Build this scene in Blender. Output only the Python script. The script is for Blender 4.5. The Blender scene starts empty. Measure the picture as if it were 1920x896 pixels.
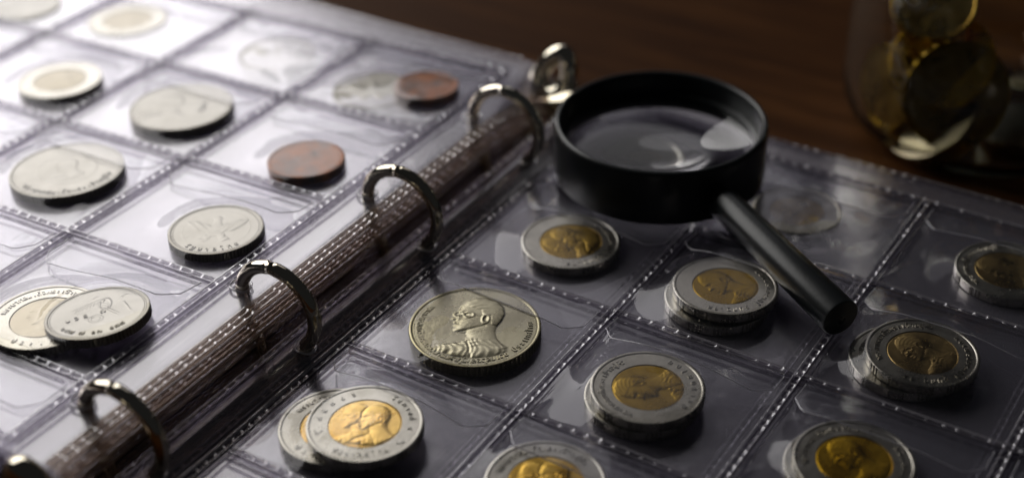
import bpy, math, random
import numpy as np
from mathutils import Matrix, Vector

random.seed(7); rng = np.random.default_rng(7)
S = 0.01                                   # all shapes are written in centimetres, the scene is in metres
SC = bpy.context.scene
COL = SC.collection

# ------------------------------------------------------------------ camera
cd = bpy.data.cameras.new('camera'); cam = bpy.data.objects.new('camera', cd); COL.objects.link(cam)
right = Vector((0.84709255, 0.53119184, -0.01641452)); down = Vector((0.28315391, -0.47725274, -0.83189764)); fwd = Vector((-0.44973111, 0.70004646, -0.55468629))
mw = Matrix((right, -down, -fwd)).transposed().to_4x4(); mw.translation = Vector((18.914, -35.084, 22.062)) * S
cam.matrix_world = mw
cd.sensor_width = 36; cd.lens = 2814.56 / 1920 * 36; cd.clip_start = .01; cd.clip_end = 50
cd.dof.use_dof = True; cd.dof.focus_distance = .356; cd.dof.aperture_fstop = 6.3
SC.camera = cam
# ------------------------------------------------------------------ room light and window
w = bpy.data.worlds.new('World'); SC.world = w; w.use_nodes = True
w.node_tree.nodes['Background'].inputs[0].default_value = (.85, .9, 1, 1); w.node_tree.nodes['Background'].inputs[1].default_value = .013
def area(name, yaw, elev, dist, sx, sy, power, col, target=(0, -6, 0)):
    l = bpy.data.lights.new(name, 'AREA'); l.shape = 'ELLIPSE'; l.size = sx; l.size_y = sy; l.energy = power; l.color = col
    o = bpy.data.objects.new(name, l); COL.objects.link(o)
    d = Vector((math.cos(math.radians(yaw)) * math.cos(math.radians(elev)), math.sin(math.radians(yaw)) * math.cos(math.radians(elev)), math.sin(math.radians(elev))))
    t = Vector(target) * S
    o.location = t + d * dist; o.rotation_euler = (-d).to_track_quat('-Z', 'Y').to_euler()
    return o
area('window_light', 164, 34, 1.05, 1.35, .90, 9.3, (1.0, .98, .95), (-9, -6, 0))
area('wall_glow_fill', 121, 34, 1.9, .80, .70, .72, (1.0, .97, 1.0))  # added dim fill, for the wall lit around the window
SC.view_settings.view_transform = 'Standard'; SC.view_settings.look = 'None'; SC.view_settings.exposure = 0; SC.view_settings.gamma = 1
cy = SC.cycles
cy.use_denoising = True; cy.max_bounces = 14; cy.transparent_max_bounces = 40; cy.transmission_bounces = 12; cy.glossy_bounces = 6; cy.diffuse_bounces = 3
cy.sample_clamp_indirect = 4.0; cy.blur_glossy = .3
try:
    cy.denoiser = 'OPENIMAGEDENOISE'; cy.denoising_input_passes = 'RGB_ALBEDO_NORMAL'
except Exception: pass

# ------------------------------------------------------------------ materials
def mat(name):
    m = bpy.data.materials.new(name); m.use_nodes = True; m.node_tree.nodes.clear()
    return m, m.node_tree
def N(t, k, **kw):
    n = t.nodes.new(k)
    for a, b in kw.items():
        if a.startswith('i_'):
            key = a[2:].replace('_', ' ')
            n.inputs[key].default_value = b
        else: setattr(n, a, b)
    return n
def noise(t, scale, detail=4, rough=.55, coord='Object', dist=0.):
    tc = N(t, 'ShaderNodeTexCoord'); n = N(t, 'ShaderNodeTexNoise', i_Scale=scale, i_Detail=detail, i_Roughness=rough, i_Distortion=dist)
    t.links.new(tc.outputs[coord], n.inputs['Vector']); return n.outputs['Fac'], n
def ramp(t, fac, stops):
    r = N(t, 'ShaderNodeValToRGB'); t.links.new(fac, r.inputs[0])
    e = r.color_ramp.elements
    while len(e) < len(stops): e.new(.5)
    for q, (p, c) in zip(e, stops): q.position = p; q.color = (*c, 1) if len(c) == 3 else c
    return r.outputs[0]
def bump(t, fac, strength, dist):
    b = N(t, 'ShaderNodeBump', i_Strength=strength, i_Distance=dist); t.links.new(fac, b.inputs['Height']); return b.outputs[0]
def out(t, sh): 
    o = N(t, 'ShaderNodeOutputMaterial'); t.links.new(sh, o.inputs['Surface'])

def film(name, tint=(.97, .97, .98), rough=.05, gain=1.9, haze=.03, hazecol=(.5, .49, .55), bstr=.25, bscale=90, coat=0., gcol=(.98, .97, 1.)):
    """thin clear vinyl: both faces of the sheet reflect, the rest goes straight through"""
    m, t = mat(name)
    f1, _ = noise(t, bscale, 3); f2, _ = noise(t, bscale * 5, 2)
    ad = N(t, 'ShaderNodeMath', operation='MULTIPLY_ADD'); t.links.new(f2, ad.inputs[0]); ad.inputs[1].default_value = .05; t.links.new(f1, ad.inputs[2])
    nb = bump(t, ad.outputs[0], bstr, .004)
    ge = N(t, 'ShaderNodeNewGeometry'); vm = N(t, 'ShaderNodeVectorMath', operation='DOT_PRODUCT'); t.links.new(nb, vm.inputs[0]); t.links.new(ge.outputs['Incoming'], vm.inputs[1])
    def mth(op, a, b=None, **k):
        n = N(t, 'ShaderNodeMath', operation=op, **k)
        for i, q in enumerate((a, b)):
            if q is None: continue
            if isinstance(q, (int, float)): n.inputs[i].default_value = q
            else: t.links.new(q, n.inputs[i])
        return n.outputs[0]
    c1 = mth('SUBTRACT', 1.0, mth('ABSOLUTE', vm.outputs['Value'])); fz = mth('MULTIPLY_ADD', mth('POWER', c1, 5.0), .957)
    fz.node.inputs[2].default_value = .043                      # Schlick, the same from above and from below
    mu_ = mth('MULTIPLY', fz, gain, use_clamp=True)
    tr = N(t, 'ShaderNodeBsdfTransparent', i_Color=(*tint, 1))
    df = N(t, 'ShaderNodeBsdfDiffuse', i_Color=(*hazecol, 1))
    m1 = N(t, 'ShaderNodeMixShader', i_Fac=haze); t.links.new(tr.outputs[0], m1.inputs[1]); t.links.new(df.outputs[0], m1.inputs[2])
    gl = N(t, 'ShaderNodeBsdfGlossy', i_Roughness=rough); gl.inputs['Color'].default_value = (*gcol, 1); t.links.new(nb, gl.inputs['Normal'])
    m2 = N(t, 'ShaderNodeMixShader'); t.links.new(mu_, m2.inputs[0]); t.links.new(m1.outputs[0], m2.inputs[1]); t.links.new(gl.outputs[0], m2.inputs[2])
    if coat:
        g2 = N(t, 'ShaderNodeBsdfGlossy', i_Roughness=.035); t.links.new(nb, g2.inputs['Normal'])
        m3 = N(t, 'ShaderNodeMixShader'); t.links.new(mth('MULTIPLY', fz, coat, use_clamp=True), m3.inputs[0]); t.links.new(m2.outputs[0], m3.inputs[1]); t.links.new(g2.outputs[0], m3.inputs[2]); m2 = m3
    out(t, m2.outputs[0]); return m
M = {}
M['film'] = film('clear_vinyl', rough=.07, gain=.68, haze=.014, bstr=.04, bscale=60)
M['flap'] = film('clear_vinyl_flap', rough=.09, gain=1.5, haze=.035, bstr=.05, bscale=60)
M['flapsoft'] = film('dimmed_glare_flap', rough=.16, gain=.6, haze=.02, bstr=.05, bscale=60)  # left flaps, same vinyl with its glare turned down over the coins
M['edge'] = film('vinyl_cut_edge', rough=.15, gain=3.0, haze=.4, hazecol=(.7, .68, .72))
M['seam'] = film('welded_vinyl', tint=(.45, .43, .48), rough=.08, gain=1.3, haze=.05, hazecol=(.3, .28, .33), bstr=.05)
M['ridge'] = film('glint_paled_ridge', tint=(.9, .88, .92), rough=.12, gain=4.2, haze=.24, hazecol=(.74, .70, .75), bstr=.05)  # whitish haze paints the glints of the clear weld onto its ridges
M['amberridge'] = film('reflection_tinted_ridge', tint=(.9, .78, .68), rough=.10, gain=4.0, haze=.30, hazecol=(.75, .58, .44), bstr=.05)  # ridge glints and warm reflections put into the haze colour
M['amber'] = film('reflection_tinted_weld', tint=(.86, .70, .58), rough=.12, gain=2.0, haze=.45, hazecol=(.52, .34, .22), bstr=.05)  # brown tint stands for wood and ring metal reflected and showing through
M['tan'] = film('brightened_tan_weld', tint=(.86, .76, .6), rough=.12, gain=2.6, haze=.5, hazecol=(.55, .43, .26), bstr=.05)  # colour lightened to make up for the unlit gap at the spine
M['back'] = film('cloudy_vinyl', tint=(.80, .79, .83), rough=.26, gain=2.9, haze=.20, hazecol=(.33, .31, .36), bstr=.05, bscale=40, coat=.7, gcol=(.97, .945, 1.))
M['margin'] = film('clear_binding_margin', tint=(.93, .92, .93), rough=.12, gain=1.6, haze=.07, hazecol=(.45, .40, .42), bstr=.06, bscale=40)
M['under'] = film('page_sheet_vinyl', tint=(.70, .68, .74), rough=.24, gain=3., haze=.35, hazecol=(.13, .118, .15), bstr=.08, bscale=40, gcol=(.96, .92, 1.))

def metal(name, c1, c2, r1=.22, r2=.4, scale=120, bs=.06, spots=None):
    m, t = mat(name)
    f, _ = noise(t, scale, 5, .6); g, _ = noise(t, scale * 9, 3, .6)
    p = N(t, 'ShaderNodeBsdfPrincipled', i_Metallic=1.0)
    col = ramp(t, f, [(.36, c1), (.66, c2)] if not spots else [(.30, spots), (.45, c1), (.62, c2)])
    oi = N(t, 'ShaderNodeObjectInfo'); hv = N(t, 'ShaderNodeHueSaturation'); t.links.new(col, hv.inputs['Color'])
    for k_, lo_, hi_ in (('Value', .78, 1.12), ('Saturation', .8, 1.15)):
        q_ = N(t, 'ShaderNodeMapRange'); t.links.new(oi.outputs['Random'], q_.inputs[0]); q_.inputs[3].default_value = lo_ if k_ == 'Value' else hi_; q_.inputs[4].default_value = hi_ if k_ == 'Value' else lo_
        t.links.new(q_.outputs[0], hv.inputs[k_])
    t.links.new(hv.outputs[0], p.inputs['Base Color'])
    r = N(t, 'ShaderNodeMapRange'); t.links.new(f, r.inputs[0]); r.inputs[1].default_value = .3; r.inputs[2].default_value = .7; r.inputs[3].default_value = r1; r.inputs[4].default_value = r2
    t.links.new(r.outputs[0], p.inputs['Roughness']); t.links.new(bump(t, g, bs, .0006), p.inputs['Normal'])
    out(t, p.outputs[0]); return m
M['nickel'] = metal('cupronickel', (.19, .175, .145), (.30, .28, .24), .25, .40)
M['steel'] = metal('bimetal_ring', (.36, .34, .29), (.54, .51, .45), .22, .36)
M['gold'] = metal('aluminium_bronze', (.46, .255, .03), (.72, .45, .07), .20, .36, 160)
M['dullgold'] = metal('toned_aluminium_bronze', (.22, .135, .025), (.42, .27, .055), .22, .38, 160)
M['pewter'] = metal('toned_cupronickel', (.30, .27, .18), (.46, .42, .30), .20, .34, 70)
M['copper'] = metal('tarnished_copper', (.21, .135, .11), (.36, .175, .11), .42, .58, 190, .1, (.13, .12, .115))
M['palegold'] = metal('pale_toned_bronze', (.29, .25, .18), (.40, .35, .255), .32, .45, 160)
M['brass'] = metal('plated_ring_steel', (.78, .70, .55), (.86, .80, .66), .05, .10, 60, .004)
M['darkbrass'] = metal('ring_mechanism_steel', (.40, .32, .22), (.55, .46, .33), .2, .35, 60, .02)

def plastic(name, c, rough, bs=.05):
    m, t = mat(name); g, _ = noise(t, 900, 3); f, _ = noise(t, 60, 4)
    p = N(t, 'ShaderNodeBsdfPrincipled'); p.inputs['Base Color'].default_value = (*c, 1)
    r = N(t, 'ShaderNodeMapRange'); t.links.new(f, r.inputs[0]); r.inputs[3].default_value = rough - .06; r.inputs[4].default_value = rough + .08
    t.links.new(r.outputs[0], p.inputs['Roughness']); t.links.new(bump(t, g, bs, .0004), p.inputs['Normal']); out(t, p.outputs[0]); return m
M['black'] = plastic('black_plastic', (.009, .011, .012), .29)
M['glass'], t = mat('clear_glass'); g = N(t, 'ShaderNodeBsdfGlass', i_IOR=1.5, i_Roughness=0.); g.inputs['Color'].default_value = (1, 1, 1, 1); out(t, g.outputs[0])
M['jarglass'], t = mat('jar_glass'); g = N(t, 'ShaderNodeBsdfGlass', i_IOR=1.47, i_Roughness=.0); g.inputs['Color'].default_value = (.97, .97, .93, 1); out(t, g.outputs[0])
# wood
m, t = mat('dark_stained_wood'); M['wood'] = m
tc = N(t, 'ShaderNodeTexCoord'); mp = N(t, 'ShaderNodeMapping'); t.links.new(tc.outputs['Object'], mp.inputs[0]); mp.inputs['Rotation'].default_value = (0, 0, math.radians(-18)); mp.inputs['Scale'].default_value = (6, 70, 6)
n1 = N(t, 'ShaderNodeTexNoise', i_Scale=1.0, i_Detail=6, i_Roughness=.6, i_Distortion=.6); t.links.new(mp.outputs[0], n1.inputs['Vector'])
n2 = N(t, 'ShaderNodeTexNoise', i_Scale=6.0, i_Detail=4, i_Roughness=.6); t.links.new(mp.outputs[0], n2.inputs['Vector'])
mx = N(t, 'ShaderNodeMath', operation='MULTIPLY_ADD'); t.links.new(n2.outputs['Fac'], mx.inputs[0]); mx.inputs[1].default_value = .35; t.links.new(n1.outputs['Fac'], mx.inputs[2])
c = ramp(t, mx.outputs[0], [(.45, (.030, .010, .003)), (.68, (.056, .0205, .0055)), (.9, (.10, .039, .011))])
p = N(t, 'ShaderNodeBsdfPrincipled', i_Roughness=.55); p.inputs['Specular IOR Level'].default_value = .05; t.links.new(c, p.inputs['Base Color']); t.links.new(bump(t, mx.outputs[0], .2, .0006), p.inputs['Normal']); out(t, p.outputs[0])

# ------------------------------------------------------------------ mesh helpers
class MB:
    def __init__(s): s.v = []; s.f = []; s.n = 0
    def add(s, V, F):
        V = np.asarray(V, float).reshape(-1, 3); s.v.append(V)
        s.f.extend((F + s.n).tolist() if isinstance(F, np.ndarray) else [[i + s.n for i in q] for q in F]); s.n += len(V); return s
    def grid(s, P, close_u=False, close_v=False):
        P = np.asarray(P, float); a, b = P.shape[:2]
        I = np.arange(a * b).reshape(a, b)
        if close_u: I = np.vstack([I, I[:1]])
        if close_v: I = np.hstack([I, I[:, :1]])
        F = np.stack([I[:-1, :-1], I[1:, :-1], I[1:, 1:], I[:-1, 1:]], -1).reshape(-1, 4)
        return s.add(P, F)
    def tube(s, pts, r, n=10, closed=False, caps=True):
        pts = np.asarray(pts, float); m = len(pts); r = np.broadcast_to(r, (m,))
        T = np.gradient(pts, axis=0) if not closed else np.roll(pts, -1, 0) - np.roll(pts, 1, 0)
        T /= np.linalg.norm(T, axis=1, keepdims=True) + 1e-12
        up = np.array([0, 0, 1.]) if abs(T[0][2]) < .9 else np.array([1., 0, 0])
        U = np.cross(T[0], up); U /= np.linalg.norm(U); R = []
        a = np.linspace(0, 2 * np.pi, n, endpoint=False)
        for i in range(m):
            U = U - T[i] * (U @ T[i]); U /= np.linalg.norm(U); W = np.cross(T[i], U)
            R.append(pts[i] + r[i] * (np.cos(a)[:, None] * U + np.sin(a)[:, None] * W))
        base = s.n; s.grid(np.array(R), close_u=closed, close_v=True)
        if caps and not closed:
            s.f.append([base + k for k in range(n)][::-1]); s.f.append([base + (m - 1) * n + k for k in range(n)])
        return s
    def lathe(s, prof, n=64, mod=None, closed=False):
        a = np.linspace(0, 2 * np.pi, n, endpoint=False); P = []
        for i, (r, z) in enumerate(prof):
            rr = r * np.ones(n)
            if mod is not None and mod[i]: rr = rr + mod[i] * s.reed(a)
            P.append(np.stack([rr * np.cos(a), rr * np.sin(a), z * np.ones(n)], -1))
        return s.grid(np.array(P), close_u=closed, close_v=True)
    reed = staticmethod(lambda a: 0 * a)
    def mesh(s, name, smooth=True):
        me = bpy.data.meshes.new(name); V = np.concatenate(s.v) * S
        me.from_pydata(V.tolist(), [], s.f); me.update()
        if smooth: me.polygons.foreach_set('use_smooth', [True] * len(me.polygons))
        return me
    def obj(s, name, m, parent=None, smooth=True, loc=None, sharp=None):
        me = s.mesh(name, smooth); me.materials.append(m)
        if hasattr(s, 'mi'):
            me.materials.append(M['amberridge' if m in (M['amber'], M['tan']) else 'ridge']); me.polygons.foreach_set('material_index', s.mi)
        return link(name, me, parent, loc, sharp)
def link(name, me, parent=None, loc=None, sharp=None):
    o = bpy.data.objects.new(name, me); COL.objects.link(o)
    if parent: o.parent = parent
    if loc is not None: o.location = Vector(loc) * S
    if sharp:
        try: me.set_sharp_from_angle(angle=math.radians(sharp))
        except Exception: pass
    return o
def empty(name, loc, label, cat, group=None, rot=None):
    o = bpy.data.objects.new(name, None); COL.objects.link(o); o.empty_display_size = .01
    if rot is not None: o.matrix_world = Matrix.Translation(Vector(loc) * S) @ rot.to_4x4()
    else: o.location = Vector(loc) * S
    o['label'] = label; o['category'] = cat
    if group: o['group'] = group
    return o
def wob(x, y, k, seed, amp):
    r = np.random.default_rng(seed); h = 0
    for i in range(7):
        a = r.uniform(0, 2 * np.pi); f = k * r.uniform(.6, 1.8); h = h + np.sin(f * (x * np.cos(a) + y * np.sin(a)) + r.uniform(0, 6.28)) / (1 + .25 * i)
    return amp * h / 3.
sst = lambda a, b, x: (lambda q: q * q * (3 - 2 * q))(np.clip((x - a) / (b - a), 0, 1))

# ------------------------------------------------------------------ table
TZ = -1.25
b = MB(); b.grid(np.stack(np.meshgrid(np.linspace(-110, 70, 3), np.linspace(-70, 110, 3), indexing='ij') + [np.full((3, 3), TZ)], -1))
tb = b.obj('table_top', M['wood']); tb['kind'] = 'structure'; tb['label'] = 'dark stained wooden table top under the album'

# ------------------------------------------------------------------ coins
def sdf_poly(x, y, P):
    P = np.asarray(P, float); d = np.full(x.shape, 1e9); ins = np.zeros(x.shape, bool)
    for (ax, ay), (bx, by) in zip(P, np.roll(P, -1, 0)):
        ex, ey = bx - ax, by - ay; wx, wy = x - ax, y - ay
        q = np.clip((wx * ex + wy * ey) / (ex * ex + ey * ey + 1e-12), 0, 1)
        d = np.minimum(d, np.hypot(wx - q * ex, wy - q * ey))
        c = (ay > y) != (by > y); xi = ax + (y - ay) / (by - ay + 1e-15) * ex
        ins ^= c & (x < xi)
    return np.where(ins, d, -d)
def seg(x, y, a, bb, wd):
    ex, ey = bb[0] - a[0], bb[1] - a[1]; q = np.clip(((x - a[0]) * ex + (y - a[1]) * ey) / (ex * ex + ey * ey + 1e-12), 0, 1)
    return np.exp(-((np.hypot(x - a[0] - q * ex, y - a[1] - q * ey)) / wd) ** 2)
def loop(x, y, cx, cy, rx, ry, wd): return np.exp(-((np.hypot((x - cx) / rx, (y - cy) / ry) - 1) * min(rx, ry) / wd) ** 2)
def blob(x, y, cx, cy, rx, ry): return np.exp(-(((x - cx) / rx) ** 2 + ((y - cy) / ry) ** 2))
HEAD = [(-.20, .70), (-.30, .55), (-.335, .42), (-.315, .35), (-.36, .27), (-.43, .19), (-.41, .155), (-.345, .14), (-.375, .095), (-.37, .06), (-.345, .045), (-.37, .01), (-.355, -.03), (-.33, -.05),
        (-.355, -.10), (-.34, -.16), (-.27, -.20), (-.14, -.20), (-.10, -.27), (-.13, -.36), (-.24, -.43), (-.50, -.52), (-.66, -.64), (-.52, -.75), (-.25, -.84), (.05, -.86), (.35, -.80), (.60, -.66),
        (.60, -.52), (.48, -.42), (.40, -.30), (.36, -.14), (.37, .00), (.44, .16), (.48, .36), (.44, .56), (.32, .72), (.12, .81), (-.06, .80)]
def head(x, y, glasses=True, seed=3):
    d = sdf_poly(x, y, HEAD); h = np.where(d > 0, 1.15 * (1 - np.exp(-np.maximum(d, 0) / .06)), 0)
    ins = sst(0, .03, d)
    h += ins * (-.50 * blob(x, y, -.22, .31, .085, .05) + .25 * blob(x, y, -.27, .40, .09, .03) - .30 * blob(x, y, -.29, .115, .05, .025) + .22 * blob(x, y, -.30, .19, .04, .04)
                - .28 * seg(x, y, (-.36, .055), (-.27, .045), .014) + .25 * blob(x, y, -.10, .08, .14, .12) - .25 * seg(x, y, (-.27, -.19), (.16, .02), .035)
                + .42 * loop(x, y, .16, .20, .055, .10, .02) - .32 * blob(x, y, .155, .20, .035, .07))
    hair = sdf_poly(x, y, [(-.24, .60), (-.10, .50), (.06, .46), (.10, .30), (.24, .30), (.27, .05), (.60, .0), (.6, .9), (-.3, .9)])
    h += ins *   .015 * np.sin(70 * x + 5 * np.sin(31 * y)) * np.sin(63 * y + 4 * np.sin(37 * x))
    h += ins * sst(-.01, .03, hair) * (.20 + .07 * np.sin(64 * (np.hypot(x - .05, y - .1)) + 9 * np.arctan2(y - .1, x)))
    body = sst(-.30, -.42, y)
    h += ins * body * (.18 * np.sin(30 * x + 22 * y + 3 * np.sin(13 * y)) * np.sin(21 * x - 9 * y + 4 * np.sin(11 * x)) - .35 * seg(x, y, (-.08, -.40), (.02, -.84), .022) + .30 * seg(x, y, (-.10, -.36), (.26, -.32), .03))
    if glasses:
        h += .34 * loop(x, y, -.31, .31, .075, .065, .016) + .34 * loop(x, y, -.135, .30, .085, .07, .016) + .30 * seg(x, y, (-.05, .31), (.14, .28), .013) + .3 * seg(x, y, (-.24, .33), (-.22, .33), .013)
    return h
def f_head(x, y): return head(x * .93, y * .93 + .0)
def f_plain(x, y): return head(x * .86 + .02, y * .86 + .02, False)
def f_two(x, y):
    a = head(x * 1.05 - .24, y * 1.05 + .06, False); c = head(x * 1.05 + .26, y * 1.05 - .06, True)
    da = sdf_poly(x * 1.05 - .24, y * 1.05 + .06, HEAD); q = sst(-.05, .02, da)
    return c * .8 * (1 - q) + (a * 1.0 + .15) * q
def f_big(x, y):
    d = np.hypot(x, y); return .55 * sst(.66, .60, d) - .30 * sst(.60, .54, d) + .8 * head(x * 1.75, y * 1.75 - .05, False)
BIRD = [(-.80, .42), (-.52, .46), (-.30, .30), (-.14, .22), (-.10, .44), (-.13, .56), (0, .68), (.13, .56), (.10, .44), (.14, .22), (.30, .30), (.52, .46), (.80, .42), (.72, .12), (.50, -.08), (.22, -.14),
        (.30, -.34), (.46, -.52), (.20, -.60), (.06, -.36), (-.06, -.36), (-.20, -.60), (-.46, -.52), (-.30, -.34), (-.22, -.14), (-.50, -.08), (-.72, .12)]
def f_wings(x, y):
    d = sdf_poly(x, y, BIRD); ins = sst(0, .04, d)
    h = np.where(d > 0, .8 * (1 - np.exp(-np.maximum(d, 0) / .05)), 0)
    h = h + ins * sst(.14, .22, np.abs(x)) * .22 * np.sin(30 * np.abs(x) - 22 * y) + ins * (.35 * blob(x, y, 0, .05, .09, .16) + .3 * blob(x, y, 0, .5, .06, .08) - .25 * loop(x, y, 0, -.12, .14, .05, .02))
    return h + .22 * loop(x, y, 0, 0, .86, .86, .02)
def f_wings_(x, y): return .8 * f_wings(x, y)
def f_worn(x, y): return .6 * head(x * 1.1, y * 1.1, False) + .08 * np.sin(9 * x + 4 * y) * np.sin(7 * y)
def f_side(x, y): return .8 * head(x * 1.25 + .42, y * 1.25, False)
def f_emblem(x, y):
    h = .55 * loop(x, y, .14, .34, .13, .26, .03) + .3 * blob(x, y, .14, .34, .08, .2) * (1 + .6 * np.sin(60 * y + 30 * x)) + .35 * loop(x, y, -.02, -.30, .17, .17, .022) + .35 * loop(x, y, -.02, -.30, .105, .105, .018)
    h = h + .45 * seg(x, y, (.25, .10), (.44, -.16), .07) * (.6 + .5 * np.sin(55 * (x + y))) + .4 * seg(x, y, (.58, .36), (.76, -.06), .022) + .4 * seg(x, y, (.50, .62), (.62, .70), .03) + .3 * seg(x, y, (.52, .60), (.46, .48), .03)
    for k in range(9): h = h + .35 * seg(x, y, (-.52 + .075 * k, .08 + .05 * k), (-.50 + .075 * k, .22 + .05 * k), .018)
    h = h + .3 * seg(x, y, (-.60, .22), (.02, .62), .02) + .3 * seg(x, y, (-.16, .66), (-.08, .78), .03)
    return 1.7 * h
FACES = dict(head=f_head, plain=f_plain, two=f_two, big=f_big, wings=f_wings_, worn=f_worn, side=f_side, emblem=f_emblem)

_gc = {}
def glyph(ch):
    if ch in _gc: return _gc[ch]
    c = bpy.data.curves.new('glyph', 'FONT'); c.body = ch; c.resolution_u = 2; c.extrude = .03; c.align_x = 'CENTER'
    o = bpy.data.objects.new('glyph', c); COL.objects.link(o)
    dg = bpy.context.evaluated_depsgraph_get(); dg.update()
    me = bpy.data.meshes.new_from_object(o.evaluated_get(dg))
    V = np.array([v.co for v in me.vertices]).reshape(-1, 3); F = [list(p.vertices) for p in me.polygons]
    bpy.data.objects.remove(o); bpy.data.curves.remove(c); bpy.data.meshes.remove(me)
    _gc[ch] = (V, F); return _gc[ch]
THAI_UP = set('ัิีึืฺุู็่้๊๋์ํ')
def clusters(s):
    o = []
    for ch in s:
        if ch in THAI_UP and o: o[-1] += ch
        else: o.append(ch)
    return o
def arc_text(mb, text, r, a0, a1, size, z, inward=True):
    cl = clusters(text)
    for i, ch in enumerate(cl):
        if ch == ' ': continue
        q = (i + .5) / len(cl); a = math.radians(a0 + (a1 - a0) * q)
        V, F = glyph(ch)
        if not len(V): continue
        V = V * [size, size, .6]; 
        rot = a + math.pi / 2 if inward else a - math.pi / 2
        c, s_ = math.cos(rot), math.sin(rot); off = -.33 * size
        X = V[:, 0]; Y = V[:, 1] + off
        mb.add(np.stack([c * X - s_ * Y + r * math.cos(a), s_ * X + c * Y + r * math.sin(a), z + V[:, 2]], -1), F)
def row_text(mb, text, x0, y0, ang, size, step, z):
    for i, ch in enumerate(clusters(text)):
        if ch == ' ': continue
        V, F = glyph(ch); V = V * [size, size, .6]; c, s_ = math.cos(ang), math.sin(ang); X = V[:, 0] + step * i; Y = V[:, 1]
        mb.add(np.stack([c * X - s_ * Y + x0, s_ * X + c * Y + y0, z + V[:, 2]], -1), F)
UP = 32.7                                     # bearing of 'upright' for the photographer
def coin(label, loc, d, kind, face, rot=0, T=.24, reed='full', text=(), rows=(), basis=None, tilt=(0, 0), hi=True, group='coins in the album', body=None, core=None, cat='coin', relief=.0105):
    R = d / 2; seg_n = 480 if hi else 160
    B = basis or Matrix.Identity(3)
    rotm = B @ Matrix.Rotation(math.radians(tilt[0]), 3, 'X') @ Matrix.Rotation(math.radians(tilt[1]), 3, 'Y') @ Matrix.Rotation(math.radians(UP + rot), 3, 'Z')
    root = empty('coin', loc, label, cat, group, rotm)
    body = body or M['steel' if kind == 'bi' else 'nickel']
    bi = kind == 'bi'; Rc = R * .63 if bi else R - .11
    zf = T - .016
    prof = [(.001, 0), (R - .12, 0), (R - .03, .0), (R - .006, .008), (R, .014), (R, T - .014), (R - .005, T - .005), (R - .014, T), (R - .07, T), (R - .078, T - .003), (R - .092, zf), (Rc, zf)]
    if bi: prof += [(Rc - .005, zf - .030)]
    prof = prof[::-1]
    mod = ([0, 0, 0, 0, -.6, -.6] + [0] * (len(prof) - 6))[::-1]
    nt = 110 if d > 2.7 else 96
    if reed == 'full': fn = lambda a: .050 * (.5 + .5 * np.sign(np.sin(a * (seg_n // 6))))
    elif reed == 'part': fn = lambda a: np.where((a * 24 / (2 * np.pi)) % 2 < 1, .050 * (.5 + .5 * np.sign(np.sin(a * (seg_n // 6)))), 0)
    else: fn = lambda a: 0 * a
    mb = MB(); mb.reed = fn; mb.lathe(prof, seg_n, mod); mb.obj('rim_body' if not bi else 'outer_ring', body, root, sharp=40)
    # struck face as a real height field
    na = 288 if hi else 96; nr = 88 if hi else 28
    rr = np.linspace(.004, 1, nr); aa = np.linspace(0, 2 * np.pi, na, endpoint=False); r2, a2 = np.meshgrid(rr, aa, indexing='ij')
    X, Y = r2 * np.cos(a2), r2 * np.sin(a2); sc = 1.0 if bi else .86
    H = FACES[face](X / (sc + .04), Y / (sc + .04)) * relief * (1.25 if bi else 1.5) * (R / 1.3)
    H = H * sst(1.0, .96, r2)
    base = zf - (.012 if bi else 0)
    P = np.stack([X * (Rc - (.006 if bi else 0)), Y * (Rc - (.006 if bi else 0)), base + H + (-.02 * sst(.97, 1, r2) if bi else 0)], -1)
    mb = MB(); mb.grid(P, close_v=True); mb.f.append(list(range(na)))
    mb.obj('core' if bi else 'struck_face', core or (M['gold'] if bi else body), root)
    if text or rows:
        mb = MB()
        for tx in text: arc_text(mb, tx[0], tx[1] * R, tx[2], tx[3], tx[4], zf + .002, tx[5] if len(tx) > 5 else True)
        for tx in rows: row_text(mb, *tx, zf + .004)
        mb.obj('lettering', body, root, smooth=False)
    if hi:                                     # beaded ring inside the rim
        if not bi:
            mb = MB(); nb = 120
            for k in range(nb):
                a = 2 * math.pi * k / nb; c0 = np.array([(R - .13) * math.cos(a), (R - .13) * math.sin(a), zf]); q = .018
                mb.add(c0 + np.array([[q, 0, 0], [0, q, 0], [-q, 0, 0], [0, -q, 0], [0, 0, q]]), [[0, 1, 4], [1, 2, 4], [2, 3, 4], [3, 0, 4]])
            mb.obj('beading', body, root)
    return root
LB = Matrix(((0.99944497, -0.02051478, -0.02624693), (0.02107034, 0.99955599, 0.02106824), (0.02580307, -0.02160958, 0.99943345)))
LO = Vector((-3.050, -1.169, 1.162))
def L(x, y, z=0): return LO + LB @ Vector((x, y, z))
Z0 = -.03
king = 'พระบาทสมเด็จพระปรมินทรมหาภูมิพลอดุลยเดช'
txt_bi = [('พระบาทสมเด็จพระเจ้าอยู่หัว', .80, 150, 20, .20, False), ('ประเทศไทย', .80, 215, 325, .20, True)]
txt_bi2 = [('สยามินทร์ ภูมิพลอดุลยเดช', .80, 190, 350, .19, True)]
stars = [('★', .80, 178, 202, .22, True), ('★', .80, 305, 330, .22, True), ('ประเทศไทย', .80, 228, 300, .19, True), ('๙ ๕ ๓ ๕ ๖', .80, 170, 100, .20, False), ('รัชกาลที่ ๙', .80, 55, -20, .19, False)]
PK = {}                                       # coins of each pocket, for the film over them: (side,u,v) -> [(x,y,R,top)]
def put(side, u, v, x, y, z, d, *a, top=None, **k):
    PK.setdefault((side, u, v), []).append((x, y, d / 2, z + .24 + (k.get('extra', 0))))
    k.pop('extra', None)
    loc = Vector((x, y, z)) if side == 'R' else L(x, y, z)
    return lambda label: coin(label, loc, d, *a, basis=(LB if side == 'L' else None), **k)
bimet = dict(reed='part')
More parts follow.
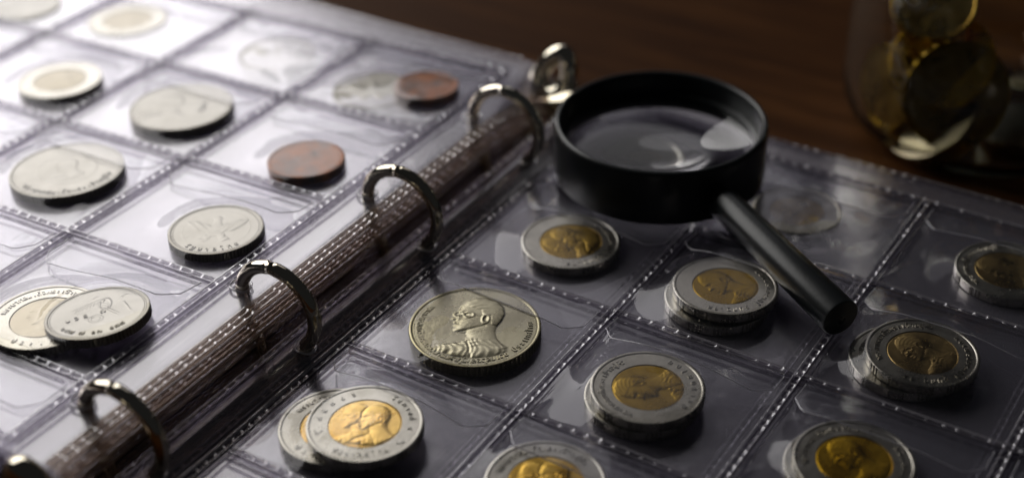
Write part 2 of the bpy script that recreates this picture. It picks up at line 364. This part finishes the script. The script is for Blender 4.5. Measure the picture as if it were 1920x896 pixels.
# right-hand page
put('R', 0, 1, 2.56, -6.79, Z0, 2.6, 'bi', 'two', 70, text=txt_bi2, core=M['dullgold'], **bimet)('two-tone coin with two overlapping heads, in front of the magnifying glass')
put('R', 1, 1, 6.92, -7.08, Z0, 2.6, 'bi', 'plain', 20, text=txt_bi, core=M['dullgold'], **bimet)('lower two-tone coin of the pair beside the magnifier handle')
put('R', 1, 1, 7.02, -6.86, Z0 + .24, 2.6, 'bi', 'plain', 48, text=txt_bi2, core=M['dullgold'], tilt=(-1.5, -1), **bimet)('upper two-tone coin with sharp profile, half under the magnifier handle')
put('R', 0, 2, 2.47, -11.22, Z0, 3.2, 'mono', 'head', -6, T=.29, body=M['pewter'], text=[(king, .83, 148, 312, .235), ('ประเทศไทย', .83, 318, 372, .235)])('largest grey coin with bespectacled man in profile and lettering round it')
put('R', 1, 2, 7.10, -11.40, Z0, 2.6, 'bi', 'plain', 0, text=txt_bi, core=M['dullgold'], **bimet)('lower two-tone coin showing only its left edge beside the big portrait coin')
put('R', 1, 2, 7.21, -11.32, Z0 + .24, 2.6, 'bi', 'plain', 96, text=txt_bi, core=M['dullgold'], **bimet)('two-tone coin with brown toned head turned downwards, right of the big grey coin')
put('R', 0, 3, 1.80, -15.80, Z0, 2.6, 'bi', 'plain', 0, text=txt_bi, **bimet)('partly covered two-tone coin sticking out under the bright gold-centred coin')
put('R', 0, 3, 2.47, -15.62, Z0 + .24, 2.6, 'bi', 'two', 4, text=stars, **bimet)('bright gold-centred coin with two heads and stars, at the lower middle')
put('R', 2, 1, 11.74, -7.06, Z0, 2.6, 'bi', 'plain', 30, text=txt_bi, core=M['dullgold'], **bimet)('lower coin of the dark pair below the tip of the magnifier handle')
put('R', 2, 1, 12.07, -6.94, Z0 + .24, 2.6, 'bi', 'head', 42, text=txt_bi2 + txt_bi[:1], core=M['dullgold'], **bimet)('dark toned two-tone coin on top, below the tip of the magnifier handle')
put('R', 2, 0, 12.70, -2.30, Z0, 2.6, 'bi', 'plain', 60, text=txt_bi, core=M['dullgold'], **bimet)('two-tone coin cut off by the right edge, in the dark far pocket')
put('R', 2, 2, 12.02, -11.00, Z0 + .03, 2.6, 'bi', 'head', 32, text=txt_bi + txt_bi2, core=M['gold'], **bimet)('two-tone coin with large facing head in the bottom right corner')
put('R', 2, 2, 11.86, -11.10, Z0 - .15, 2.6, 'bi', 'plain', 0, core=M['dullgold'], **bimet)('coin hidden under the corner coin, only its left rim showing')
put('R', 1, 3, 6.70, -14.95, Z0, 2.6, 'bi', 'two', 10, text=txt_bi, core=M['gold'], **bimet)('two-tone coin cut off by the bottom edge, below the brown toned coin')
put('R', 1, 0, 6.90, -2.05, Z0 - .24, 2.4, 'bi', 'plain', 30, hi=False, core=M['dullgold'])('faint two-tone coin in the cloudy pocket behind the magnifier handle')
put('R', 0, 0, 2.45, -2.55, Z0, 2.4, 'bi', 'plain', 10, hi=False, core=M['palegold'])('coin lying under the lens of the magnifying glass')
# left-hand page
put('L', 0, 3, -2.42, -16.30, Z0, 2.6, 'bi', 'plain', 20, text=txt_bi, core=M['palegold'])('pale two-tone coin half covered by the silver emblem coin')
put('L', 0, 3, -1.32, -15.72, Z0 + .12, 2.4, 'mono', 'emblem', 6, tilt=(-2, -5), text=[('๐๙๗ ๗ ๐๗ ๘๗๗', .74, 215, 318, .20)], rows=[('บวร ๗', -.62, -.28, .32, .22, .20)])('tilted silver coin with emblems and numerals, near the lower left ring')
put('L', 0, 2, -1.48, -11.44, Z0, 2.4, 'mono', 'wings', 0, text=[('รัฐบาลไทย', .78, 225, 315, .2)])('silver coin with a winged figure, upper left of the second ring')
put('L', 1, 2, -7.09, -10.98, Z0, 3.05, 'mono', 'big', 20, text=[('พระบาทสมเด็จพระเจ้าอยู่หัว', .80, 200, 330, .24)])('large silver coin with a wide inner circle, at the left edge')
put('L', 0, 1, -1.72, -7.45, Z0, 2.1, 'mono', 'worn', 30, reed='none', hi=False, body=M['copper'])('worn copper coin upper left of the third ring')
put('L', 1, 1, -6.87, -6.65, Z0, 3.0, 'mono', 'side', 0, text=[('๕ บาท', .45, 20, -30, .3, False)], hi=False)('large cream silver coin between the copper coin and the pale yellow coin')
put('L', 2, 1, -11.36, -7.02, Z0, 2.5, 'bi', 'plain', 30, hi=False, core=M['palegold'])('pale yellow-centred coin near the upper left edge')
put('L', 0, 0, -1.35, -2.17, Z0, 1.9, 'mono', 'worn', 0, reed='none', hi=False, body=M['copper'])('small dark copper coin beside the far ring')
put('L', 0, 0, -2.85, -2.80, Z0 - .24, 2.4, 'mono', 'wings', 0, hi=False)('faint grey coin behind vinyl, left of the small copper coin')
put('L', 1, 0, -7.00, -2.11, Z0 - .24, 2.4, 'mono', 'wings', 0, hi=False)('faint silver coin behind cloudy vinyl in the far middle pocket')
put('L', 2, 0, -13.07, -2.34, Z0 - .20, 2.6, 'bi', 'plain', 0, hi=False, core=M['palegold'])('blurred pale gold-centred coin in the far left pocket')
put('L', 3, 0, -17.0, -3.1, Z0 - .18, 2.4, 'mono', 'plain', 0, hi=False)('blurred pale coin in the top left corner')

# ------------------------------------------------------------------ album pages
PU, PV = 4.9, 4.374
def rect_sheet(x0, x1, y0, y1, zf, nx, ny):
    X, Y = np.meshgrid(np.linspace(x0, x1, nx), np.linspace(y0, y1, ny), indexing='ij'); return np.stack([X, Y, zf(X, Y)], -1)
def zR(x, y): t = np.clip(-x / 1.1, 0, 1.2); return .40 * sst(0, .55, t) - .07 * sst(.62, 1.0, t)
def zL(x, y): return -(.03 + .6 * sst(-3.5, .5, y)) * np.clip(x / 1.5, 0, 1.2) ** 2.4 - .05 * sst(1.0, 1.5, x)
def seam_strip(mb, a, bb, zfun, width=.30, cell=.30, h=.045, rows=1, zoff=0., seed=0, wv=.0):
    """one welded line: a row of stamped cells between raised ridges"""
    a = np.array(a, float); bb = np.array(bb, float); ln = np.linalg.norm(bb - a); n = max(4, int(round(ln / cell)) * 8)
    t_ = (bb - a) / ln; nn = np.array([-t_[1], t_[0]])
    u = np.linspace(0, ln, n + 1); v = np.linspace(-.5, .5, 6 * rows + 5); Uu, Vv = np.meshgrid(u, v, indexing='ij')
    ph = (Uu / cell) % 1; rung = np.exp(-((np.minimum(ph, 1 - ph)) / .15) ** 2)
    edge = 0 * Vv
    for k in range(rows + 1): edge = np.maximum(edge, np.exp(-((Vv - (-.36 + .72 * k / rows)) / (.15 / rows ** .5)) ** 2))
    r = np.random.default_rng(seed); jit = r.uniform(.25, 1.2, n // 8 + 2)[(Uu / cell).astype(int)]
    H = h * np.maximum(edge * .95, rung * sst(.5, .36, np.abs(Vv)) * jit) * sst(.5, .42, np.abs(Vv))
    mean = wob(Uu, 0 * Uu, 1.2, seed, wv)
    X = a[0] + t_[0] * Uu + nn[0] * (Vv * width + mean); Y = a[1] + t_[1] * Uu + nn[1] * (Vv * width + mean)
    fh = (H[:-1, :-1] + H[1:, :-1] + H[1:, 1:] + H[:-1, 1:]) / 4 > .45 * h
    mb.mi = getattr(mb, 'mi', []) + fh.astype(int).ravel().tolist()
    mb.grid(np.stack([X, Y, zfun(X, Y) + zoff + H], -1))
def pocket_mesh(side, u, v, h):
    sg = 1 if side == 'R' else -1
    xs = sorted([sg * u * PU, sg * (u + 1) * PU]); ys = [-(v + 1) * PV, -v * PV] if h is None else [-v * PV - h, -v * PV]
    n = 46; x = np.linspace(xs[0] + .12, xs[1] - .12, n); y = np.linspace(ys[0] + .12, ys[1] - .12, n); X, Y = np.meshgrid(x, y, indexing='ij')
    e = np.minimum(np.minimum(X - xs[0], xs[1] - X), np.minimum(Y - ys[0], ys[1] - Y)); pin = sst(.1, .55, e)
    H = .035 + 0 * X
    seed = 100 + 17 * u + 5 * v + (50 if side == 'L' else 0)
    H = H + pin * wob(X, Y, 1.5, seed, .030) + pin * wob(X, Y, 4.0, seed + 1, .009)
    # tension folds that run in from a corner
    r = np.random.default_rng(seed + 2)
    for _ in range(r.integers(1, 5)):
        cx = xs[r.integers(2)]; cyy = ys[r.integers(2)]; an = r.uniform(.3, 1.2); dx, dy = (np.cos(an) * (1 if cx == xs[0] else -1), np.sin(an) * (1 if cyy == ys[0] else -1))
        q = (X - cx) * dx + (Y - cyy) * dy; pr_ = (X - cx) * -dy + (Y - cyy) * dx
        H = H + pin * .05 * np.exp(-(pr_ / (.10 + .06 * np.maximum(q, 0))) ** 2) * sst(.2, .7, q) * sst(2.2, 1.0, q)
    # small blister near the spine-side far corner
    bx = xs[0] + (.62 if side == 'R' else 4.2) + r.uniform(-.15, .5); by = ys[1] - r.uniform(.6, 1.1)
    if r.uniform() < .55: H = H + pin * .07 * loop(X, Y, bx, by, r.uniform(.14, .3), r.uniform(.2, .4), .07)
    if (side, u, v) in (('R', 1, 0), ('R', 0, 0)): H = H + pin * (wob(X, Y, 3.2, 71, .07) + wob(X, Y, 6.5, 72, .02))
    for (cx, cyy, R, top) in PK.get((side, u, v), []):
        dd = np.hypot(X - cx, Y - cyy); t_ = top + .035
        t_ = t_ + wob(X, Y, 2.6, seed + 9, .012) + wob(X, Y, 7., seed + 10, .004)
        H = np.maximum(H, np.where(dd < R + .03, t_, t_ * np.exp(-((dd - R - .03) / .55) ** 1.2) - .02))
    H = np.minimum(H, .03 + 1.4 * e) 
    return np.stack([X, Y, H], -1), xs, ys
def flap_part(parent, side, u, v, xs, ys, P):
    tops = PK.get((side, u, v), []); n = 34; m_ = 16
    r = np.random.default_rng(900 + 13 * u + v + (77 if side == 'L' else 0))
    dep = 1.22 + r.uniform(-.12, .16); cut = .34; x0, x1 = xs[0] + .30, xs[1] - .24; y1 = ys[1] - .14
    def top(X, Y):
        H = .075 + 0 * X + wob(X, Y, 1.8, 300 + u * 7 + v, .008)
        for (cx, cyy, R, tp) in tops:
            dd = np.hypot(X - cx, Y - cyy); H = np.maximum(H, np.where(dd < R + .06, tp + .060, (tp + .060) * np.exp(-((dd - R - .06) / 1.4) ** 1.2)))
        return np.minimum(H, .05 + 1.2 * np.maximum(y1 + .05 - Y, 0))
    s_ = np.linspace(0, 1, n); q = np.linspace(0, 1, m_); Sg, Q = np.meshgrid(s_, q, indexing='ij')
    c = np.minimum(np.minimum(Sg, 1 - Sg) * (x1 - x0), cut) / cut
    depth = (dep - .42 * (1 - c) * 1.0)
    slant = r.uniform(-.05, .22) * (Sg - .3)
    Y = y1 - Q * (depth + slant); X = x0 + Sg * (x1 - x0) + .0 * Q
    G = np.stack([X, Y, top(X, Y)], -1); mb = MB(); mb.grid(G[::-1]); f = mb.obj('flap', M['flap' if side == 'R' else 'flapsoft'], parent)
    pts = np.concatenate([G[0, 3:], G[1:-1, -1], G[-1, 3:][::-1]]); mb = MB(); mb.tube(pts, .016, 5); mb.obj('flap_edge', M['edge'], parent)
    return f
def page(side, label, cols, rows_, ybot):
    sg = 1 if side == 'R' else -1; zf = zR if side == 'R' else zL
    root = empty('album_page', (0, 0, 0) if side == 'R' else LO, label, 'album page', 'vinyl pages of the coin album', None if side == 'R' else LB)
    xi = -1.05 if side == 'R' else 1.5; xo = sg * (cols * PU + .5)
    yt = 1.12
    def zb(X, Y): return zf(X, Y) - .045 + wob(X, Y, .9, 5 + (side == 'L'), .014)
    x0, x1 = sorted((xi, xo)); P = rect_sheet(x0, x1, ybot, yt, zb, 150, 150)
    if side == 'L': P[..., 1] += sst(-1.0, 1.1, P[..., 1]) * np.clip(-P[..., 0], 0, 12) * .075 
    MB().grid(P).obj('back_sheet', M['back'], root)
    for u in range(cols):
        for v in range(rows_):
            h = None
            if -(v + 1) * PV < ybot: h = v * -PV - ybot - .05
            if h is not None and h < 1: continue
            G, xs, ys = pocket_mesh(side, u, v, h); o = MB().grid(G).obj('pocket', M['film'], root)
            flap_part(o, side, u, v, xs, ys, G)
    k = 0
    for u in range(cols + 1):
        mb = MB(); seam_strip(mb, (sg * u * PU, ybot + .05), (sg * u * PU, .12), zf, .27, .29, .075, 1, .03, k, .012); mb.obj('seam', M['seam'], root)
        mb = MB(); seam_strip(mb, (sg * u * PU + .26, ybot + .1), (sg * u * PU + .26, -.1), zf, .09, .29, .030, 1, .05, k + 50, .012); del mb.mi; mb.obj('stitch_row', M['seam'], root); k += 1
    for v in range(rows_ + 1):
        yv = max(-v * PV, ybot + .2)
        mb = MB(); seam_strip(mb, (.12 * sg, yv), (sg * (cols * PU + .1), yv), zf, .23, .345, .075, 1, .035, k, .012); mb.obj('seam', M['seam'], root)
        mb = MB(); seam_strip(mb, (.3 * sg, yv - .30), (sg * (cols * PU), yv - .30), zf, .10, .345, .035, 1, .055, k + 70, .012); del mb.mi; mb.obj('stitch_row', M['seam'], root); k += 1
    # binding margin: welded inner edge, far hem, punched eyelets
    e = .13 if side == 'R' else -.13
    mb = MB(); seam_strip(mb, (xi + e, ybot), (xi + e, yt - .1), zf, .30 if side == 'R' else .42, .33, .075, 1 if side == 'R' else 2, .02, 91); mb.obj('edge_seam', M['seam' if side == 'R' else 'amber'], root)
    mb = MB()
    if side == 'R': seam_strip(mb, (xi, yt - .08), (xo, yt - .08), zf, .16, .33, .05, 1, .02, 92)
    else:
        seam_strip(mb, (0.0, yt - .08), (xo, yt + .75), zf, .12, .33, .03, 1, .02, 92)
    mb.obj('hem', M['seam'], root)
    return root
RY = [-4.1, -9.1, -14.1, -19.2]; RC = (-1.13, 1.28); RR = 1.09
pr_ = page('R', 'right-hand coin page with dark pockets, under the magnifying glass', 4, 4, -19.9)
pl_ = page('L', 'left-hand coin page shining white in the window light', 4, 5, -19.9)
def eyelet(parent, x, y, z, inv=None):
    mb = MB(); a = np.linspace(0, 2 * np.pi, 28, endpoint=False)
    p = np.stack([x + .27 * np.cos(a), y + .24 * np.sin(a), z + .02 * np.sin(3 * a)], -1)
    if inv is not None: p = np.array([LB.inverted() @ (Vector(q) - LO) for q in p])
    mb.tube(p, .035, 8, closed=True); mb.obj('eyelet', M['edge'], parent)
for y in RY:
    eyelet(pr_, -.47, y + .05, .33); eyelet(pl_, -2.24, y, 1.19 - .0216 * y, True)

# pages lying underneath
def under_page(side, k, z, label, dx, dy):
    root = empty('album_page', (0, 0, z) if side == 'R' else LO + LB @ Vector((0, 0, z)), label, 'album page', 'pages stacked under the open ones', None if side == 'R' else LB)
    sg = 1 if side == 'R' else -1; xi = (-1.05 if side == 'R' else 1.5) + dx; xo = sg * (4 * PU + .5)
    zf = (lambda X, Y: .24 * sst(0, .8, np.clip(-X / 1.1, 0, 1.4)) - .25 * sst(.85, 1.35, np.clip(-X / 1.1, 0, 1.4))) if side == 'R' else (lambda X, Y: -(.05 + .5 * sst(-3.5, .5, Y)) * np.clip(X / 1.5, 0, 1.3) ** 2 - .05 * sst(1.0, 1.5, X))
    x0, x1 = sorted((xi, xo)); P = rect_sheet(x0, x1, -19.8 + dy, 1.1 + dy, lambda X, Y: zf(X, Y) + wob(X, Y, .7, 40 + k, .03), 100, 100)
    if side == 'L': P[..., 1] += sst(-1.0, 1.1, P[..., 1]) * np.clip(-P[..., 0], 0, 12) * .07
    xs_ = P[:, 0, 0]; inn = xs_ * sg > .0
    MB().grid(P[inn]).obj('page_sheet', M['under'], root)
    i0 = np.where(~inn)[0]; i0 = np.arange(max(i0[0] - 1, 0), min(i0[-1] + 2, len(xs_)))
    MB().grid(P[i0]).obj('binding_margin', M['margin'], root)
    e = .15 * (1 if side == 'R' else -1)
    mb = MB(); seam_strip(mb, (xi + e, -19.8), (xi + e, 1.0 + dy), zf, .36, .33, .06, 2, .02, 120 + k); mb.obj('edge_seam', M['amber' if side == 'L' else 'tan'], root)
    mb = MB(); seam_strip(mb, (xi if side == 'R' else 0, 1.0 + dy), (xo, 1.0 + dy + (0 if side == 'R' else .7)), zf, .16, .33, .05, 1, .02, 140 + k); mb.obj('hem', M['seam'], root)
    for u in range(0, 5):
        mb = MB(); seam_strip(mb, (sg * u * PU + dx, -19.6), (sg * u * PU + dx, .8 + dy), zf, .22, .3, .04, 1, .02, 160 + k * 9 + u); mb.obj('seam', M['seam'], root)
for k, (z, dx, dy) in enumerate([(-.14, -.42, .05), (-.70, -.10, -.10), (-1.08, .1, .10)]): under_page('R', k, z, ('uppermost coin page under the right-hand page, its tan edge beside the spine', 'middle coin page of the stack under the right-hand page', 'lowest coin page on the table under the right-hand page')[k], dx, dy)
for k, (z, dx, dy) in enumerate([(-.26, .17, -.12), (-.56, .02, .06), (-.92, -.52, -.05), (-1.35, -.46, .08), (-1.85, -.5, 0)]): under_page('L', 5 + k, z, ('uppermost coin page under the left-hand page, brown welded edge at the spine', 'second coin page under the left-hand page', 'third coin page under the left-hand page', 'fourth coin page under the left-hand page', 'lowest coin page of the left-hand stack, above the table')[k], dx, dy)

# ------------------------------------------------------------------ ring mechanism
mech = empty('ring_mechanism', (RC[0], -11.3, TZ), 'plated metal ring mechanism holding the album pages at the spine', 'binder rings')
def rel(p): return np.asarray(p, float) - [RC[0], -11.3, TZ]
mb = MB(); a = np.linspace(-1, 1, 13); ys = np.linspace(-21.2, -1.0, 30); A, Yg = np.meshgrid(a, ys, indexing='ij')
mb.grid(rel(np.stack([RC[0] + A * .75, Yg, TZ + .18 + .34 * (1 - A ** 2)], -1))); mb.obj('spine_plate', M['darkbrass'], mech)
for y in RY:
    ring = None
    for sgn in (-1, 1):
        th = np.linspace(math.pi / 2 + .012 * sgn * -1 + .06, math.pi / 2 + .06 + (math.pi if sgn < 0 else -math.pi), 40)
        th = np.linspace(math.pi / 2 + (.045 if sgn > 0 else .065), -.80 if sgn > 0 else math.pi + .5, 28)
        arc = np.stack([RC[0] + RR * np.cos(th), y + 0 * th, RC[1] + RR * np.sin(th)], -1); e = arc[-1]
        q = np.linspace(0, 1, 13)[1:, None]; end = np.array([RC[0] + sgn * .62, y, TZ + .28]); mid = np.array([RC[0] + sgn * (.55 if sgn > 0 else .75), y, .1])
        pts = np.concatenate([arc, (1 - q) ** 2 * e + 2 * q * (1 - q) * mid + q * q * end])
        mb = MB(); mb.tube(rel(pts), np.where(np.arange(40) < 1, .152, .170), 18); mb.obj('half_ring', M['brass'], mech)
def lever(y0, s):
    # looped finger tab standing on a folded base plate
    lv = MB(); th = np.linspace(0, 2 * np.pi, 40, endpoint=False)
    cx, cz = -1.62, 1.18
    p = np.stack([cx + .46 * np.cos(th) * (1 - .25 * np.sin(th)) + .14 * np.sin(th), y0 + s * .35 * np.sin(th) * .5 + 0 * th, cz + .66 * np.sin(th)], -1)
    lv.tube(rel(p), (.28 + .08 * np.maximum(-np.sin(th), 0)), 14, closed=True); o = lv.obj('lever_loop', M['brass'], mech)
    lv = MB(); u = np.linspace(-1, 1, 15); q = np.linspace(0, 1, 9); U, Q = np.meshgrid(u, q, indexing='ij')
    G = np.stack([cx - .25 + U * 1.0, y0 - s * (-.1 + .8 * Q), .80 - .08 * U ** 2 - .40 * Q ** 2 + .34 * U], -1)
    top = np.concatenate([G, (G - [0, 0, .14])[:, ::-1]], 1); lv.grid(rel(top), close_v=True); lv.obj('lever_plate', M['brass'], mech)
    for dx in (-.5, -.05, .35):
        lv = MB(); lv.tube(rel([(cx + dx, y0 - s * .75, .42), (cx + dx + .03, y0 - s * .85, -.05), (cx + dx, y0 - s * .80, -.7)]), [.13, .11, .14], 10); lv.obj('lever_prong', M['brass'], mech)
lever(-.55, 1); lever(-21.35, -1)

# ------------------------------------------------------------------ magnifying glass
MC = (2.91, -2.48, .27)
mg = empty('magnifying_glass', MC, 'black plastic magnifying glass lying on the right-hand page', 'magnifying glass')
Ro, Ht = 2.93, 1.60
prof = [(Ro - .06, 0), (Ro - .01, .03), (Ro, .10), (Ro, Ht - .10), (Ro - .02, Ht - .03), (Ro - .07, Ht), (Ro - .13, Ht), (Ro - .17, Ht - .04), (Ro - .19, Ht - .12), (Ro - .22, .98), (Ro - .34, .94), (Ro - .34, .50), (Ro - .20, .46), (Ro - .18, .06), (Ro - .14, 0)]
mb = MB(); mb.lathe(prof, 160, closed=True); mb.obj('rim', M['black'], mg, sharp=50)
Rl = 2.60; z0 = .72; K = 20; rr = np.linspace(.002, 1, K)
top = [(Rl * q, z0 + .06 + .17 * (1 - q * q)) for q in rr]; bot = [(Rl * q, z0 - .06 - .22 * (1 - q * q)) for q in rr[::-1]]
mb = MB(); mb.lathe(top + bot, 128); mb.obj('lens', M['glass'], mg, sharp=50)
a0 = np.array([5.48, -4.04, .95]) - MC; a1 = np.array([10.05, -6.93, .64]) - MC; ax = a1 - a0; LN = np.linalg.norm(ax); ax /= LN
q = [(0, .10), (.03, .27), (.09, .36), (.20, .42), (.35, .435), (LN * .5, .465), (LN - .06, .495), (LN - .015, .488), (LN, .47)]
mb = MB(); mb.tube([a0 + ax * s_ for s_, _ in q], [r for _, r in q], 40); mb.obj('handle', M['black'], mg, sharp=40)
mb = MB(); mb.tube([a0 - ax * .35, a0 + ax * .1], [.2, .2], 20); mb.obj('neck', M['black'], mg)

# ------------------------------------------------------------------ jar of coins
JC = np.array([9.1, 7.55, TZ]); JR = 4.4
jar = empty('glass_jar', JC, 'round clear glass jar of loose coins at the back right of the table', 'jar')
JK = JR / 4.0
po = [(.01, .12), (1.8, .10), (2.6, .0), (3.05, .02), (3.45, .18), (3.78, .50), (3.94, .95), (4.0, 1.6), (3.98, 3.4), (3.85, 5.2), (3.6, 6.4), (3.3, 7.0), (3.3, 8.0), (3.35, 8.15), (3.2, 8.2),
      (3.22, 8.0), (3.22, 7.0), (3.50, 6.3), (3.75, 5.1), (3.87, 3.4), (3.89, 1.7), (3.83, 1.0), (3.66, .62), (3.3, .34), (2.6, .26), (1.5, .26), (.01, .26)]
mb = MB(); mb.lathe([(r * JK, z) for r, z in po[::-1]], 128); mb.obj('jar_body', M['jarglass'], jar)
def jcoin(label, off, d, nrm, kind='mono', **k):
    n = Vector(nrm).normalized(); B = n.to_track_quat('Z', 'Y').to_matrix()
    coin(label, Vector(JC) + Vector(off), d, kind, 'plain', basis=B, hi=False, group='coins in the jar', **k)
cv = Vector((.54, -.84, 0)); rt = Vector((.847, .531, 0)); upv = Vector((0, 0, 1))
def jo(r, f, z): return rt * (r - .40) + cv * (f + .05) + upv * z
jcoin('dark brown coin standing against the jar front, facing out', jo(-1.35, 2.35, 2.25), 3.2, cv + upv * .35 + rt * .12, body=M['dullgold'])
jcoin('shiny gold coin leaning low in the jar, catching the window light', jo(-1.75, 2.15, 1.25), 2.9, cv * .22 + upv * .74 - rt * .64, body=M['palegold'])
jcoin('brassy coin lying at the bottom of the jar', jo(-1.75, 1.95, .75), 2.6, upv * .9 + cv * .5 - rt * .1, body=M['dullgold'])
jcoin('brassy coin on edge against the left wall of the jar', jo(-2.85, 1.2, 1.9), 2.6, cv * .35 - rt * .9 + upv * .12, body=M['dullgold'])
jcoin('coin tucked behind the dark brown coin in the jar', jo(-1.6, 1.7, 2.9), 3.0, cv * .6 + upv * .7 - rt * .35, body=M['gold'])
jcoin('brassy coin on top of the heap in the jar', jo(-2.0, 1.3, 4.55), 2.4, upv * .8 + cv * .55 - rt * .2, body=M['gold'])
jcoin('upper copper coin slanting at the right of the jar', jo(2.0, 1.7, 3.75), 2.6, upv - cv * .30 - rt * .18, body=M['copper'])
jcoin('middle copper coin slanting at the right of the jar', jo(2.0, 1.8, 3.0), 2.6, upv - cv * .32 - rt * .16, body=M['copper'])
jcoin('lowest dark coin slanting at the right of the jar', jo(1.8, 1.8, 2.3), 2.6, upv - cv * .34 - rt * .1, body=M['pewter'])
jcoin('coin flat on the jar floor at the right', jo(1.2, 1.7, .55), 2.6, upv + cv * .1, body=M['nickel'])
